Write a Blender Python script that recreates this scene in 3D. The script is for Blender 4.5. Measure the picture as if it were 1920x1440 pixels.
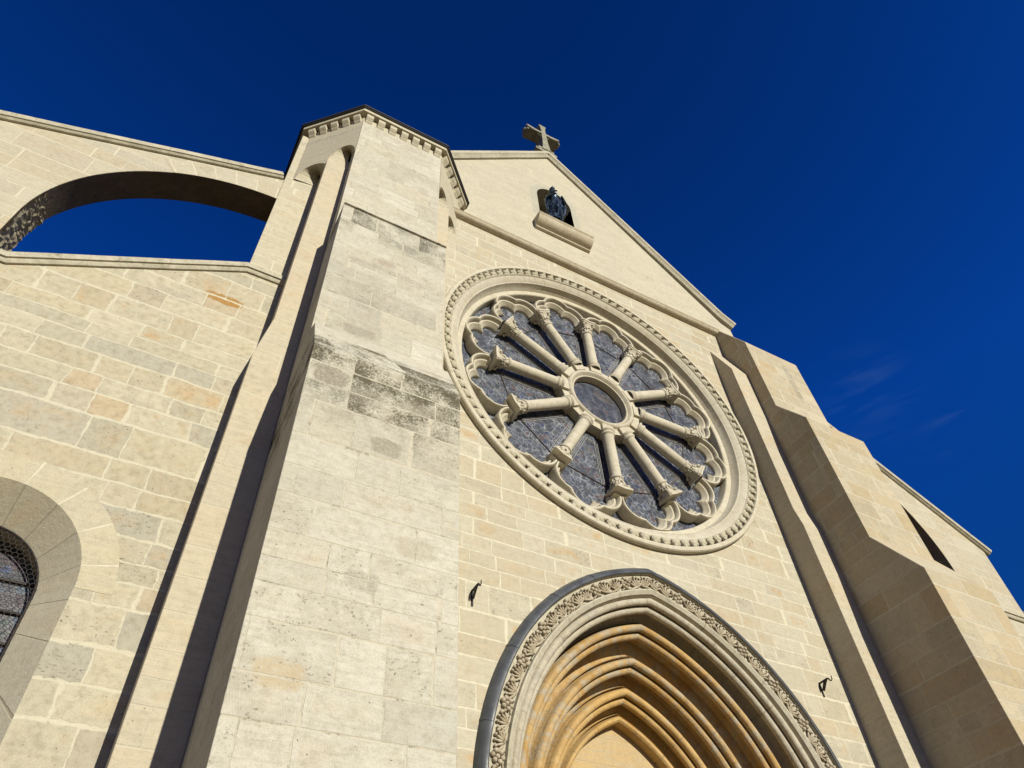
import bpy, bmesh, math, random
from mathutils import Vector, Matrix
from mathutils.geometry import tessellate_polygon
from math import sin, cos, pi, sqrt, radians, atan2, hypot

for o in list(bpy.data.objects): bpy.data.objects.remove(o)
S = bpy.context.scene
COL = S.collection

# ------------------------------------------------------------ camera
cam_d = bpy.data.cameras.new('camera'); cam = bpy.data.objects.new('camera', cam_d); COL.objects.link(cam)
cam_d.sensor_width = 36.0; cam_d.lens = 1351.06/1920*36; cam_d.clip_end = 2000; cam_d.clip_start = 0.05
R = [[0.875486, 0.332969, 0.350224], [-0.480814, 0.672797, 0.562283], [-0.048406, -0.660663, 0.74912]]
m = Matrix.Identity(4)
for i in range(3):
    m[i][0] = R[i][0]; m[i][1] = -R[i][1]; m[i][2] = -R[i][2]
m[0][3], m[1][3], m[2][3] = 0.0, -7.0, 1.6
cam.matrix_world = m
S.camera = cam

# ------------------------------------------------------------ light
SX, SY, SZ = 0.165, -1.0, 0.37           # direction to the sun
sunv = Vector((SX, SY, SZ)).normalized()
elev = math.asin(sunv.z); azim = atan2(sunv.x, sunv.y)   # azimuth from +Y towards +X
world = bpy.data.worlds.new("World"); S.world = world; world.use_nodes = True
wn = world.node_tree; wn.nodes.clear()
sky = wn.nodes.new('ShaderNodeTexSky'); sky.sky_type = 'NISHITA'; sky.sun_disc = False
sky.sun_elevation = elev; sky.sun_rotation = azim
sky.air_density = 1.0; sky.dust_density = 0.2; sky.ozone_density = 3.0; sky.altitude = 500
hs = wn.nodes.new('ShaderNodeHueSaturation'); hs.inputs['Saturation'].default_value = 1.3
bg = wn.nodes.new('ShaderNodeBackground'); bg.inputs['Strength'].default_value = 0.061
wo = wn.nodes.new('ShaderNodeOutputWorld')
# faint wisps of high cloud low on the right of the sky
tc = wn.nodes.new('ShaderNodeTexCoord')
vm = wn.nodes.new('ShaderNodeVectorMath'); vm.operation = 'DOT_PRODUCT'
def camdir(px, py):
    v = Vector(((px-960)/1351.06, (py-720)/1351.06, 1.0)); return Vector([sum(R[i][j]*v[j] for j in range(3)) for i in range(3)]).normalized()
wisps = []
def wispmask(px, py, rad):
    d = wn.nodes.new('ShaderNodeVectorMath'); d.operation = 'DISTANCE'
    nz = wn.nodes.new('ShaderNodeVectorMath'); nz.operation = 'NORMALIZE'; wn.links.new(tc.outputs['Generated'], nz.inputs[0])
    wn.links.new(nz.outputs[0], d.inputs[0]); d.inputs[1].default_value = camdir(px, py)
    r = wn.nodes.new('ShaderNodeMapRange'); r.inputs[1].default_value = rad; r.inputs[2].default_value = 0; r.inputs[3].default_value = 0; r.inputs[4].default_value = 1
    wn.links.new(d.outputs['Value'], r.inputs[0]); return r.outputs[0]
mx = wn.nodes.new('ShaderNodeMath'); mx.operation = 'MAXIMUM'
wn.links.new(wispmask(1625, 742, 0.075), mx.inputs[0]); wn.links.new(wispmask(1775, 800, 0.045), mx.inputs[1])
t1 = (camdir(1690, 700)-camdir(1560, 768)).normalized(); t2 = (camdir(1650, 780)-camdir(1600, 690)).normalized()
mp = wn.nodes.new('ShaderNodeCombineXYZ')
for ax_, tv, sc_ in ((0, t1, 9.0), (1, t2, 42.0)):
    dn = wn.nodes.new('ShaderNodeVectorMath'); dn.operation = 'DOT_PRODUCT'; wn.links.new(tc.outputs['Generated'], dn.inputs[0]); dn.inputs[1].default_value = tv*sc_
    wn.links.new(dn.outputs['Value'], mp.inputs[ax_])
cn = wn.nodes.new('ShaderNodeTexNoise'); cn.inputs['Scale'].default_value = 1.0; cn.inputs['Detail'].default_value = 6; cn.inputs['Distortion'].default_value = 0.6
wn.links.new(mp.outputs[0], cn.inputs['Vector'])
cr = wn.nodes.new('ShaderNodeMapRange'); cr.inputs[1].default_value = 0.47; cr.inputs[2].default_value = 0.8
wn.links.new(cn.outputs['Fac'], cr.inputs[0])
mu = wn.nodes.new('ShaderNodeMath'); mu.operation = 'MULTIPLY'; wn.links.new(cr.outputs[0], mu.inputs[0]); wn.links.new(mx.outputs[0], mu.inputs[1])
mu2 = wn.nodes.new('ShaderNodeMath'); mu2.operation = 'MULTIPLY'; mu2.inputs[1].default_value = 0.17; wn.links.new(mu.outputs[0], mu2.inputs[0])
cm = wn.nodes.new('ShaderNodeMixRGB'); cm.inputs[2].default_value = (2.0, 3.7, 5.8, 1)
wn.links.new(mu2.outputs[0], cm.inputs[0])
pt = wn.nodes.new('ShaderNodeMixRGB'); pt.blend_type = 'MULTIPLY'; pt.inputs[0].default_value = 1; 
gm = wn.nodes.new('ShaderNodeSeparateXYZ'); wn.links.new(tc.outputs['Generated'], gm.inputs[0])
gr_ = wn.nodes.new('ShaderNodeMapRange'); gr_.interpolation_type = 'SMOOTHSTEP'; gr_.inputs[1].default_value = -.05; gr_.inputs[2].default_value = .6
wn.links.new(gm.outputs[2], gr_.inputs[0])
tr = wn.nodes.new('ShaderNodeValToRGB'); wn.links.new(gm.outputs[2], tr.inputs[0])
el = tr.color_ramp.elements; el.new(.5); el.new(.7)
for q_, (p_, c_) in zip(el, ((0.0, (.05, .065, .065)), (.42, (.08, .31, .64)), (.64, (.09, .41, .93)), (.97, (.07, .255, .56)))): q_.position = p_; q_.color = c_+(1,)
wn.links.new(tr.outputs[0], pt.inputs[2]); hs.inputs['Value'].default_value = 2.0
wn.links.new(sky.outputs[0], hs.inputs['Color']); wn.links.new(hs.outputs[0], pt.inputs[1]); wn.links.new(pt.outputs[0], cm.inputs[1]); wn.links.new(cm.outputs[0], bg.inputs[0]); wn.links.new(bg.outputs[0], wo.inputs[0])

sd = bpy.data.lights.new('sun', 'SUN'); sd.energy = 5.0; sd.angle = radians(0.55); sd.color = (1.0, 0.945, 0.80)
so = bpy.data.objects.new('sun', sd); COL.objects.link(so)
so.rotation_mode = 'QUATERNION'; so.rotation_quaternion = sunv.to_track_quat('Z', 'Y'); so.location = (20, -60, 40)
S.view_settings.view_transform = 'Standard'; S.view_settings.look = 'None'; S.view_settings.gamma = 1; S.view_settings.exposure = 0.24
S.render.engine = 'CYCLES'
S.cycles.max_bounces = 6; S.cycles.diffuse_bounces = 2

# ------------------------------------------------------------ node helper
class N:
    def __init__(s, name):
        s.mat = bpy.data.materials.new(name); s.mat.use_nodes = True; s.t = s.mat.node_tree; s.t.nodes.clear()
        s.out = s.t.nodes.new('ShaderNodeOutputMaterial'); s.b = s.t.nodes.new('ShaderNodeBsdfPrincipled')
        s.t.links.new(s.b.outputs[0], s.out.inputs[0])
        g = s.t.nodes.new('ShaderNodeNewGeometry'); s.pos = g.outputs['Position']; s.nor = g.outputs['Normal']
    def put(s, sock, v):
        if v is None: return
        if hasattr(v, 'links'): s.t.links.new(v, sock)
        else:
            if isinstance(v, (tuple, list)) and len(v) == 3 and sock.type == 'RGBA': v = tuple(v)+(1,)
            sock.default_value = v
    def m(s, op, a, b=None, c=None, clamp=False):
        n = s.t.nodes.new('ShaderNodeMath'); n.operation = op; n.use_clamp = clamp
        s.put(n.inputs[0], a); s.put(n.inputs[1], b); s.put(n.inputs[2], c); return n.outputs[0]
    def vm(s, op, a, b=None, out=0):
        n = s.t.nodes.new('ShaderNodeVectorMath'); n.operation = op
        s.put(n.inputs[0], a); s.put(n.inputs[1], b); return n.outputs['Value'] if out else n.outputs[0]
    def sep(s, v):
        n = s.t.nodes.new('ShaderNodeSeparateXYZ'); s.put(n.inputs[0], v); return n.outputs[0], n.outputs[1], n.outputs[2]
    def com(s, x=0.0, y=0.0, z=0.0):
        n = s.t.nodes.new('ShaderNodeCombineXYZ'); s.put(n.inputs[0], x); s.put(n.inputs[1], y); s.put(n.inputs[2], z); return n.outputs[0]
    def noise(s, v, sc, det=4, rough=.5, dist=0.0, col=False):
        n = s.t.nodes.new('ShaderNodeTexNoise'); s.put(n.inputs['Vector'], v); n.inputs['Scale'].default_value = sc
        n.inputs['Detail'].default_value = det; n.inputs['Roughness'].default_value = rough; n.inputs['Distortion'].default_value = dist
        return n.outputs['Color' if col else 'Fac']
    def white(s, v, dim='3D'):
        n = s.t.nodes.new('ShaderNodeTexWhiteNoise'); n.noise_dimensions = dim
        s.put(n.inputs['W' if dim == '1D' else 'Vector'], v); return n.outputs['Value'], n.outputs['Color']
    def vor(s, v, sc, feat='F1'):
        n = s.t.nodes.new('ShaderNodeTexVoronoi'); n.feature = feat; s.put(n.inputs['Vector'], v); n.inputs['Scale'].default_value = sc
        return n
    def ss(s, v, a, b, lo=0.0, hi=1.0):
        n = s.t.nodes.new('ShaderNodeMapRange'); n.interpolation_type = 'SMOOTHSTEP'
        s.put(n.inputs[0], v); s.put(n.inputs[1], a); s.put(n.inputs[2], b); s.put(n.inputs[3], lo); s.put(n.inputs[4], hi); return n.outputs[0]
    def mix(s, f, a, b, mode='MIX'):
        n = s.t.nodes.new('ShaderNodeMixRGB'); n.blend_type = mode; s.put(n.inputs[0], f); s.put(n.inputs[1], a); s.put(n.inputs[2], b); return n.outputs[0]
    def ramp(s, f, stops, const=False):
        n = s.t.nodes.new('ShaderNodeValToRGB'); s.put(n.inputs[0], f)
        if const: n.color_ramp.interpolation = 'CONSTANT'
        e = n.color_ramp.elements
        while len(e) < len(stops): e.new(0.5)
        for k, (p, c) in enumerate(stops): e[k].position = p; e[k].color = tuple(c)+(1,)
        return n.outputs[0]
    def bump(s, h, strength=0.5, dist=0.02, prev=None):
        n = s.t.nodes.new('ShaderNodeBump'); n.inputs['Strength'].default_value = strength; n.inputs['Distance'].default_value = dist
        s.put(n.inputs['Height'], h)
        if prev: s.t.links.new(prev, n.inputs['Normal'])
        return n.outputs[0]
    def fin(s, col, rough=0.85, nrm=None, spec=0.25, metal=0.0, k=None):
        if k: col = s.mix(1.0, col, k, 'MULTIPLY')
        s.put(s.b.inputs['Base Color'], col); s.put(s.b.inputs['Roughness'], rough); s.put(s.b.inputs['Specular IOR Level'], spec)
        s.put(s.b.inputs['Metallic'], metal)
        if nrm: s.t.links.new(nrm, s.b.inputs['Normal'])
        return s.mat

XC = 6.24
E0, Z0 = .69, 4.10
CREAM = [(0.0, (.57, .525, .405)), (.25, (.60, .56, .45)), (.5, (.545, .50, .385)), (.72, (.56, .50, .375)), (.88, (.57, .49, .355)), (1, (.53, .50, .41))]
WARM = [(0.0, (.60, .54, .41)), (.3, (.63, .56, .42)), (.5, (.62, .53, .385)), (.75, (.65, .52, .36)), (1, (.60, .545, .43))]
RUST = [(0.0, (.53, .48, .345)), (.2, (.60, .55, .42)), (.42, (.47, .445, .345)), (.55, (.57, .52, .38)), (.66, (.56, .455, .31)), (.78, (.43, .42, .36)), (.9, (.575, .51, .38)), (1, (.50, .43, .30))]
PALE = [(0.0, (.62, .60, .515)), (.2, (.67, .645, .56)), (.4, (.585, .565, .485)), (.6, (.65, .625, .54)), (.8, (.615, .575, .475)), (1, (.55, .535, .465))]

def masonry(name, h=.30, w=.62, mw=.006, pal=CREAM, seed=0.0, jit=.012, mortar=(.68, .635, .50), polar=None, pits=.82, stains=(), ochre=.25, grain=.5, spots=(), mdark=0.0, tool=0.0, zs=1.0, mott=.45, soft=1.3):
    n = N(name)
    jn = n.vm('SCALE', n.vm('SUBTRACT', n.noise(n.pos, 2.3, 3, .6, col=True), (.5, .5, .5)))
    jn.node.inputs[3].default_value = jit*2
    P = n.vm('ADD', n.pos, jn)
    x, y, z = n.sep(P)
    if polar:
        cx, cz, r0 = polar
        dx = n.m('SUBTRACT', x, cx); dz = n.m('SUBTRACT', z, cz)
        u = n.m('MULTIPLY', n.m('ARCTAN2', dz, dx), r0)
        vr = n.m('DIVIDE', u, w); row = n.m('FLOOR', n.m('ADD', vr, seed)); fv = n.m('FRACT', n.m('ADD', vr, seed))
        d = n.m('MULTIPLY', n.m('MINIMUM', fv, n.m('SUBTRACT', 1.0, fv)), w)
        idv, idc = n.white(n.com(row, 3.0, seed))
        colr = row
    else:
        u = n.m('ADD', x, n.m('MULTIPLY', y, 1.0))
        v0 = n.m('DIVIDE', z, h)
        v = n.m('ADD', v0, n.m('MULTIPLY', n.m('SINE', n.m('ADD', n.m('MULTIPLY', z, 2.3), seed)), .30))
        v = n.m('ADD', v, n.m('MULTIPLY', n.m('SINE', n.m('ADD', n.m('MULTIPLY', z, 5.9), seed*2)), .14))
        row = n.m('FLOOR', v); fv = n.m('FRACT', v)
        dv = n.m('MULTIPLY', n.m('MINIMUM', fv, n.m('SUBTRACT', 1.0, fv)), h)
        r1, _ = n.white(n.m('ADD', row, seed), '1D')
        wl = n.m('MULTIPLY', n.m('MULTIPLY_ADD', r1, .5, .75), w)
        uu = n.m('DIVIDE', u, wl)
        uu = n.m('ADD', uu, n.m('MULTIPLY', r1, 17.3))
        uu = n.m('ADD', uu, n.m('MULTIPLY', n.m('SINE', n.m('MULTIPLY', uu, 2.6)), .24))
        col = n.m('FLOOR', uu); fu = n.m('FRACT', uu)
        du = n.m('MULTIPLY', n.m('MINIMUM', fu, n.m('SUBTRACT', 1.0, fu)), wl)
        d = n.m('MINIMUM', du, dv)
        idv, idc = n.white(n.com(col, row, seed))
    ra, rb, rc = n.sep(idc)
    mn = n.noise(n.pos, 9, 4, .6)
    mwv = n.m('MULTIPLY', n.ss(mn, .3, .75, .5, 1.9), mw)
    blk = n.ss(d, mwv, n.m('MULTIPLY_ADD', mwv, soft, .006))
    base = n.ramp(ra, pal)
    # cloudy tone inside a block, ochre hearts, bedding streaks
    off = n.vm('ADD', n.pos, n.vm('SCALE', idc)); off.node.inputs[1].links[0].from_node.inputs[3].default_value = 7.0
    ox, oy, oz = n.sep(off)
    cl = n.noise(off, 3.1, 5, .62)
    edge = n.ss(d, 0.02, .10)
    oc = n.m('MULTIPLY', n.m('MULTIPLY', n.ss(cl, .46, .68), n.ss(rb, .35, .95)), edge)
    base = n.mix(n.m('MULTIPLY', oc, ochre), base, (.56, .36, .17))
    st = n.noise(n.com(n.m('MULTIPLY', n.m('ADD', ox, oy), 1.6), oy, n.m('MULTIPLY', oz, 16.0)), 1.7, 5, .65)
    base = n.mix(n.m('MULTIPLY', n.ss(st, .42, .66), .42), base, (.46, .425, .34), 'MIX')
    base = n.mix(n.ss(n.noise(n.pos, .55, 3, .5), .35, .7, 0, .22), base, (.47, .435, .35))
    gr = n.noise(n.pos, 75, 4, .7)
    base = n.mix(grain, base, n.ramp(gr, [(.28, (.55, .53, .48)), (.48, (.93, .93, .93)), (.75, (1.12, 1.12, 1.12))]), 'MULTIPLY')
    md = n.noise(off, 13, 5, .68)
    base = n.mix(mott, base, n.ramp(md, [(.3, (.74, .72, .67)), (.5, (.98, .98, .98)), (.7, (1.1, 1.1, 1.1))]), 'MULTIPLY')
    # rough pitted blocks
    pb = n.ss(rc, pits, pits+.04)
    pn = n.noise(n.com(n.m('ADD', ox, oy), oy, n.m('MULTIPLY', oz, 1.7)), 26, 4, .75)
    patch = n.ss(n.noise(off, 5, 3, .6), .40, .6)
    pit = n.m('MULTIPLY', n.m('MULTIPLY', n.ss(pn, .60, .68), patch), pb)
    base = n.mix(n.m('MULTIPLY', pit, .8), base, (.16, .125, .08))
    base = n.mix(n.m('MULTIPLY', n.m('MULTIPLY', pb, patch), .35), base, (.42, .385, .30))
    # rare scattered holes
    hp = n.m('MULTIPLY', n.ss(n.noise(off, 34, 2, .5), .735, .76), n.ss(rb, .45, .6))
    base = n.mix(n.m('MULTIPLY', hp, .7), base, (.15, .12, .08))
    for (z0, z1, dens, c) in stains:
        zz = n.sep(n.pos)[2]
        band = n.m('MULTIPLY', n.ss(zz, z0, z0+(z1-z0)*.65), n.ss(zz, z1+.02, z1-.01))
        sn = n.m('ADD', n.m('MULTIPLY', n.noise(off, 2.2, 4, .6), .7), n.m('MULTIPLY', n.noise(n.pos, 40, 3, .8), .5))
        k = n.m('MULTIPLY', n.m('MULTIPLY', n.ss(sn, .50, .78), band), n.m('MULTIPLY_ADD', rc, .75, .35), None, True)
        base = n.mix(n.m('MULTIPLY', k, dens, None, True), base, c)
    for (sx, sz, rx, rz, c, k) in spots:
        px, py, pz = n.sep(n.pos)
        e1 = n.m('POWER', n.m('DIVIDE', n.m('SUBTRACT', px, sx), rx), 4.0); e2 = n.m('POWER', n.m('DIVIDE', n.m('SUBTRACT', pz, sz), rz), 4.0)
        e = n.m('ADD', n.m('ADD', n.m('MULTIPLY', e1, .8), e2), n.m('MULTIPLY', n.m('SUBTRACT', n.noise(n.pos, 11, 6, .8), .5), 3.0))
        base = n.mix(n.m('MULTIPLY', n.ss(e, 1.0, .2, 0, k), n.ss(n.noise(n.pos, 55, 4, .8), .3, .62, .25, 1.0)), base, c)
    mc = n.mix(n.ss(n.noise(n.pos, 30, 3, .7), .4, .75, 0, .35), mortar, (.50, .46, .36))
    if mdark: mc = n.mix(n.ss(n.noise(n.pos, 6, 4, .8), .5, .68, 0, mdark), mc, (.22, .18, .12))
    colr = n.mix(blk, mc, base)
    hgt = n.m('ADD', n.m('MULTIPLY', blk, .8), n.m('MULTIPLY', ra, .5))
    hgt = n.m('SUBTRACT', hgt, n.m('MULTIPLY', pit, 1.4)); hgt = n.m('SUBTRACT', hgt, hp)
    nr = n.bump(hgt, .75, .006)
    fine = n.m('ADD', n.m('MULTIPLY', gr, 1.0), n.m('MULTIPLY', n.noise(n.pos, 22, 4, .65), 1.5))
    if tool:
        px, py, pz = n.sep(n.pos)
        w1 = n.m('SINE', n.m('ADD', n.m('MULTIPLY', n.m('ADD', px, n.m('MULTIPLY', pz, n.m('MULTIPLY_ADD', rb, .8, -.3))), 330.0), n.m('MULTIPLY', ra, 30.)))
        fine = n.m('ADD', fine, n.m('MULTIPLY', n.m('MULTIPLY', w1, tool), n.ss(n.noise(off, 3, 2), .4, .6)))
    nr = n.bump(fine, .45, .006, nr)
    return n.fin(colr, .9, nr, .15, k=(.79, .785, .755))

def plain(name, c1, c2, c3=None, sc=2.0, rough=.85, bump=.35, streak=.3, gr=.4, dirt=None, cut=(.45, .7), joint=None):
    n = N(name)
    b = n.mix(n.ss(n.noise(n.pos, sc, 5, .6), .35, .68), c1, c2)
    if c3: b = n.mix(n.ss(n.noise(n.vm('ADD', n.pos, (3, 7, 1)), sc*2.3, 5, .7), cut[0], cut[1]), b, c3)
    x, y, z = n.sep(n.pos)
    st = n.noise(n.com(x, y, n.m('MULTIPLY', z, 9.0)), 2.2, 4, .6)
    b = n.mix(n.m('MULTIPLY', n.ss(st, .42, .72), streak), b, c2)
    if dirt: b = n.mix(n.ss(n.noise(n.pos, 7, 6, .8), .56, .70, 0, dirt[1]), b, dirt[0])
    jl = None
    if joint:
        if joint[0] == 'x':
            t = n.m('MULTIPLY', n.m('ADD', x, .37), 1.0/joint[1]); w_ = joint[1]
        elif joint[0] == 'ring':
            t = n.m('MULTIPLY', n.m('ARCTAN2', n.m('SUBTRACT', z, joint[2]), n.m('SUBTRACT', x, joint[1])), joint[3]/(2*pi)); w_ = 2*pi*3/joint[3]
        else:
            sd_ = n.m('SIGN', n.m('SUBTRACT', XC, x)); ax = n.m('MULTIPLY', n.m('SUBTRACT', n.m('MULTIPLY_ADD', sd_, E0, XC), x), sd_)
            t = n.m('MULTIPLY', n.m('ARCTAN2', n.m('SUBTRACT', z, Z0), ax), joint[1]/1.36)
            t = n.m('ADD', t, n.m('MULTIPLY', sd_, .23)); w_ = .3
        idj, _ = n.white(n.m('FLOOR', t), '1D')
        b = n.mix(n.m('MULTIPLY', idj, joint[-1]), b, n.mix(idj, (.42, .38, .30), (.62, .58, .48)))
        f_ = n.m('FRACT', t); dj = n.m('MULTIPLY', n.m('MINIMUM', f_, n.m('SUBTRACT', 1.0, f_)), w_)
        jl = n.ss(dj, .003, .010)
        b = n.mix(n.m('MULTIPLY', n.m('SUBTRACT', 1.0, jl), n.ss(n.noise(n.pos, 9, 3), .35, .7, .08, .7)), b, (.30, .255, .18))
    md = n.noise(n.pos, 11, 5, .7)
    b = n.mix(.6, b, n.ramp(md, [(.3, (.72, .69, .63)), (.5, (.98, .98, .98)), (.7, (1.1, 1.1, 1.1))]), 'MULTIPLY')
    g = n.noise(n.pos, 60, 4, .7)
    b = n.mix(gr, b, n.ramp(g, [(.25, (.66, .64, .6)), (.5, (.97, .97, .97)), (.8, (1.07, 1.07, 1.07))]), 'MULTIPLY')
    nr = n.bump(n.m('ADD', g, n.m('MULTIPLY', n.noise(n.pos, 14, 4, .6), 2.0)), bump, .008)
    if jl: nr = n.bump(jl, .25, .006, nr)
    return n.fin(b, rough, nr, .2, k=(.79, .785, .755))

M = {}
M['main'] = masonry('ashlar_main', .27, .56, .005, CREAM, 1.7, .014, ochre=.75, soft=2.0, pits=.76)
M['gable'] = masonry('ashlar_gable', .20, .55, .002, [(0, (.60, .56, .44)), (.5, (.63, .59, .47)), (1, (.58, .54, .43))], 4.1, .01, ochre=.12, pits=.95, mortar=(.6, .56, .45))
M['pier'] = masonry('ashlar_pier', .34, .66, .0042, PALE, 7.3, .006, mortar=(.60, .56, .45), ochre=.22, mdark=.7, tool=.2, pits=.62, mott=.6,
                    stains=((10.9, 11.92, 1.4, (.14, .13, .10)), (6.2, 8.25, 1.6, (.13, .115, .08)), (8.0, 10.6, .5, (.28, .26, .22))),
                    spots=((1.28, 8.95, .22, .10, (.30, .28, .24), .75), (1.3, 9.55, .16, .1, (.33, .31, .27), .5), (.95, 7.35, .2, .16, (.20, .17, .13), .8), (1.55, 5.05, .16, .10, (.30, .28, .22), .5), (2.0, 5.5, .2, .12, (.42, .37, .28), .6), (1.75, 11.35, .18, .1, (.28, .26, .22), .6), (1.15, 10.5, .2, .09, (.32, .29, .25), .5), (1.5, 10.75, .14, .1, (.36, .29, .24), .6), (1.35, 7.2, .2, .13, (.3, .27, .22), .6), (2.05, 7.3, .25, .12, (.26, .23, .17), .5), (1.02, 4.15, .2, .13, (.53, .42, .26), .75), (1.62, 6.6, .17, .12, (.16, .14, .09), .5)))
M['pier_r'] = masonry('ashlar_right_pier', .33, .6, .006, [(0, (.55, .49, .345)), (.22, (.63, .56, .42)), (.42, (.54, .43, .27)), (.6, (.60, .53, .39)), (.78, (.52, .42, .26)), (1, (.56, .50, .38))], 11.9, .01, mortar=(.60, .55, .43), ochre=.3, pits=.66,
                      stains=((8.7, 9.4, .35, (.3, .28, .22)),), spots=((11.25, 13.5, .10, .7, (.25, .24, .21), .55),))
M['step'] = masonry('ashlar_step', .33, 3.2, .003, [(0, (.62, .56, .43)), (.35, (.63, .545, .41)), (.7, (.60, .55, .43)), (1, (.62, .53, .395))], 2.2, .006, mortar=(.62, .57, .45), ochre=.45, pits=.95)
M['turret'] = masonry('ashlar_turret', .25, .56, .0045, [(0, (.58, .53, .40)), (.5, (.61, .56, .43)), (1, (.56, .52, .41))], 9.4, .01, mortar=(.66, .62, .49), ochre=.2, pits=.95)
M['aisle'] = masonry('ashlar_aisle', .31, .60, .006, RUST, 5.2, .04, mott=.85, soft=2.4, mortar=(.63, .59, .465), ochre=.75, pits=.70, mdark=.12,
                     spots=((-.40, 10.22, .26, .11, (.36, .19, .045), 1.0), (-.36, 10.21, .24, .10, (.40, .21, .05), .9), (-.42, 5.84, .14, .07, (.20, .175, .13), .8), (-1.0, 9.95, .25, .1, (.30, .29, .25), .4)))
M['fly'] = masonry('ashlar_flyer', .30, .66, .005, CREAM, 6.6, .012, ochre=.25, mortar=(.66, .61, .48))
M['soffit'] = plain('dark_soffit_stone', (.20, .155, .105), (.15, .115, .075), (.13, .12, .10), 3.0, bump=1.0, dirt=((.08, .06, .04), .6))  # arch underside, set a much darker brown than the flyer faces
M['rubble'] = plain('rubble_core_stone', (.52, .46, .34), (.42, .37, .27), (.30, .26, .18), 16, bump=1.0, gr=.9, dirt=((.14, .12, .08), .5))
M['fly_v'] = masonry('voussoir_flyer', .3, .34, .006, CREAM, 3.3, .006, polar=(-.17, 10.46, 3.1), ochre=.2)
M['ringst'] = plain('niche_voussoirs', (.52, .50, .42), (.47, .45, .37), None, 3)
M['win_s'] = masonry('reveal_voussoir', .3, .42, .003, [(0, (.57, .53, .42)), (1, (.53, .495, .40))], .35, .004, polar=(-1.53, 5.5, 1.1), ochre=.25, mortar=(.42, .37, .28), pits=.97)
M['win_v'] = masonry('voussoir_window', .3, .42, .005, [(0, (.58, .53, .40)), (1, (.60, .545, .40))], .35, .006, polar=(-1.53, 5.5, 1.1), ochre=.3)
M['reveal'] = plain('smooth_reveal_stone', (.59, .545, .43), (.54, .495, .385), (.56, .47, .33), 1.6, streak=.4, cut=(.5, .75))
M['cross'] = plain('cross_stone', (.40, .39, .31), (.30, .29, .22), (.24, .23, .17), 4, dirt=((.12, .11, .08), .6), bump=.7)
M['coping'] = plain('weathered_coping', (.60, .565, .45), (.50, .47, .37), (.42, .40, .30), 2.5, dirt=((.17, .155, .10), .7), bump=.7, joint=('x', 0.85, 0.35))
M['string'] = plain('string_stone', (.58, .52, .40), (.50, .43, .31), None, 3, dirt=((.2, .19, .09), .5), joint=('x', 0.8, 0.3))
M['rose'] = plain('rose_stone', (.64, .60, .49), (.58, .53, .41), (.60, .54, .44), 2.0, bump=.3, streak=.2, dirt=((.45, .36, .24), .35), joint=('ring', 6.24, 11.39, 36, 0.15))
M['rose_moss'] = plain('rose_band_stone', (.60, .56, .44), (.52, .48, .35), (.33, .32, .17), 3.2, bump=.6, dirt=((.25, .22, .12), .5), cut=(.58, .72), joint=('ring', 6.24, 11.39, 24, 0.4))
M['col'] = plain('column_stone', (.64, .595, .49), (.59, .54, .42), (.57, .53, .44), 4.0, bump=.25, streak=.15)
M['hood'] = plain('hood_stone', (.58, .545, .44), (.53, .49, .38), (.44, .41, .33), 3.0, bump=.6, dirt=((.26, .24, .19), .5), joint=('arch', 8.0, 0.35))
M['arch_a'] = plain('archivolt_outer', (.57, .53, .43), (.52, .46, .35), (.42, .39, .33), 3.0, bump=.7, dirt=((.22, .19, .14), .7), joint=('arch', 7.0, 0.3))
M['arch_b'] = plain('archivolt_inner', (.585, .40, .175), (.47, .285, .10), (.47, .41, .31), 2.6, bump=.7, streak=.4, dirt=((.24, .17, .09), .55), cut=(.46, .60), joint=('arch', 6.3, 0.12))
M['arch_c'] = plain('archivolt_innermost', (.61, .41, .165), (.51, .315, .11), (.50, .41, .28), 2.6, bump=.6, streak=.4, dirt=((.26, .17, .08), .4), cut=(.55, .7), joint=('arch', 5.5, 0.1))
M['tymp'] = plain('tympanum_stone', (.60, .43, .20), (.53, .36, .15), None, 2.2, bump=.5, streak=.5)
M['tympm'] = masonry('tympanum_masonry', .3, .6, .003, [(0, (.60, .43, .21)), (.5, (.58, .40, .18)), (1, (.62, .46, .24))], 1.1, .01, ochre=.4, pits=.9, mortar=(.56, .42, .23))
M['carve'] = plain('carved_stone', (.57, .51, .40), (.47, .40, .29), (.35, .29, .20), 6.0, bump=.5, dirt=((.20, .16, .10), .55))

n = N('sheet_lead')
lc = n.mix(n.ss(n.noise(n.pos, 3, 5, .6), .35, .7), (.045, .05, .056), (.085, .09, .098))
M['lead'] = n.fin(lc, n.ss(n.noise(n.pos, 5, 4), .3, .7, .35, .6), n.bump(n.noise(n.pos, 5, 3), .3, .02), .4, .1)
n = N('roof_lead')
M['roof'] = n.fin(n.mix(n.noise(n.pos, 4, 4), (.02, .02, .022), (.05, .05, .055)), .5, None, .4)
n = N('black_iron')
M['iron'] = n.fin(n.mix(n.ss(n.noise(n.pos, 40, 4), .5, .7), (.012, .010, .010), (.05, .03, .02)), .6, None, .3)
n = N('rusty_iron')
M['rust'] = n.fin(n.mix(n.ss(n.noise(n.pos, 30, 4), .4, .7), (.12, .075, .06), (.22, .13, .10)), .7, None, .3)
n = N('dark_bronze')
bn = n.noise(n.pos, 9, 5, .6)
M['bronze'] = n.fin(n.mix(n.ss(bn, .35, .7), (.02, .028, .035), (.085, .13, .17)), n.ss(bn, .3, .7, .22, .42), n.bump(n.noise(n.pos, 26, 4), .5, .02), .7, .75)
n = N('wire')
M['wire'] = n.fin((.03, .024, .02), .6)
n = N('came')
M['came'] = n.fin(n.mix(n.noise(n.pos, 30), (.16, .16, .17), (.30, .29, .27)), .6)
n = N('interior_shade')
M['bar'] = N('bar_iron').fin((.07, .05, .045), .7)
M['inside'] = n.fin((.05, .045, .04), .9)
n = N('paving')
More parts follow.
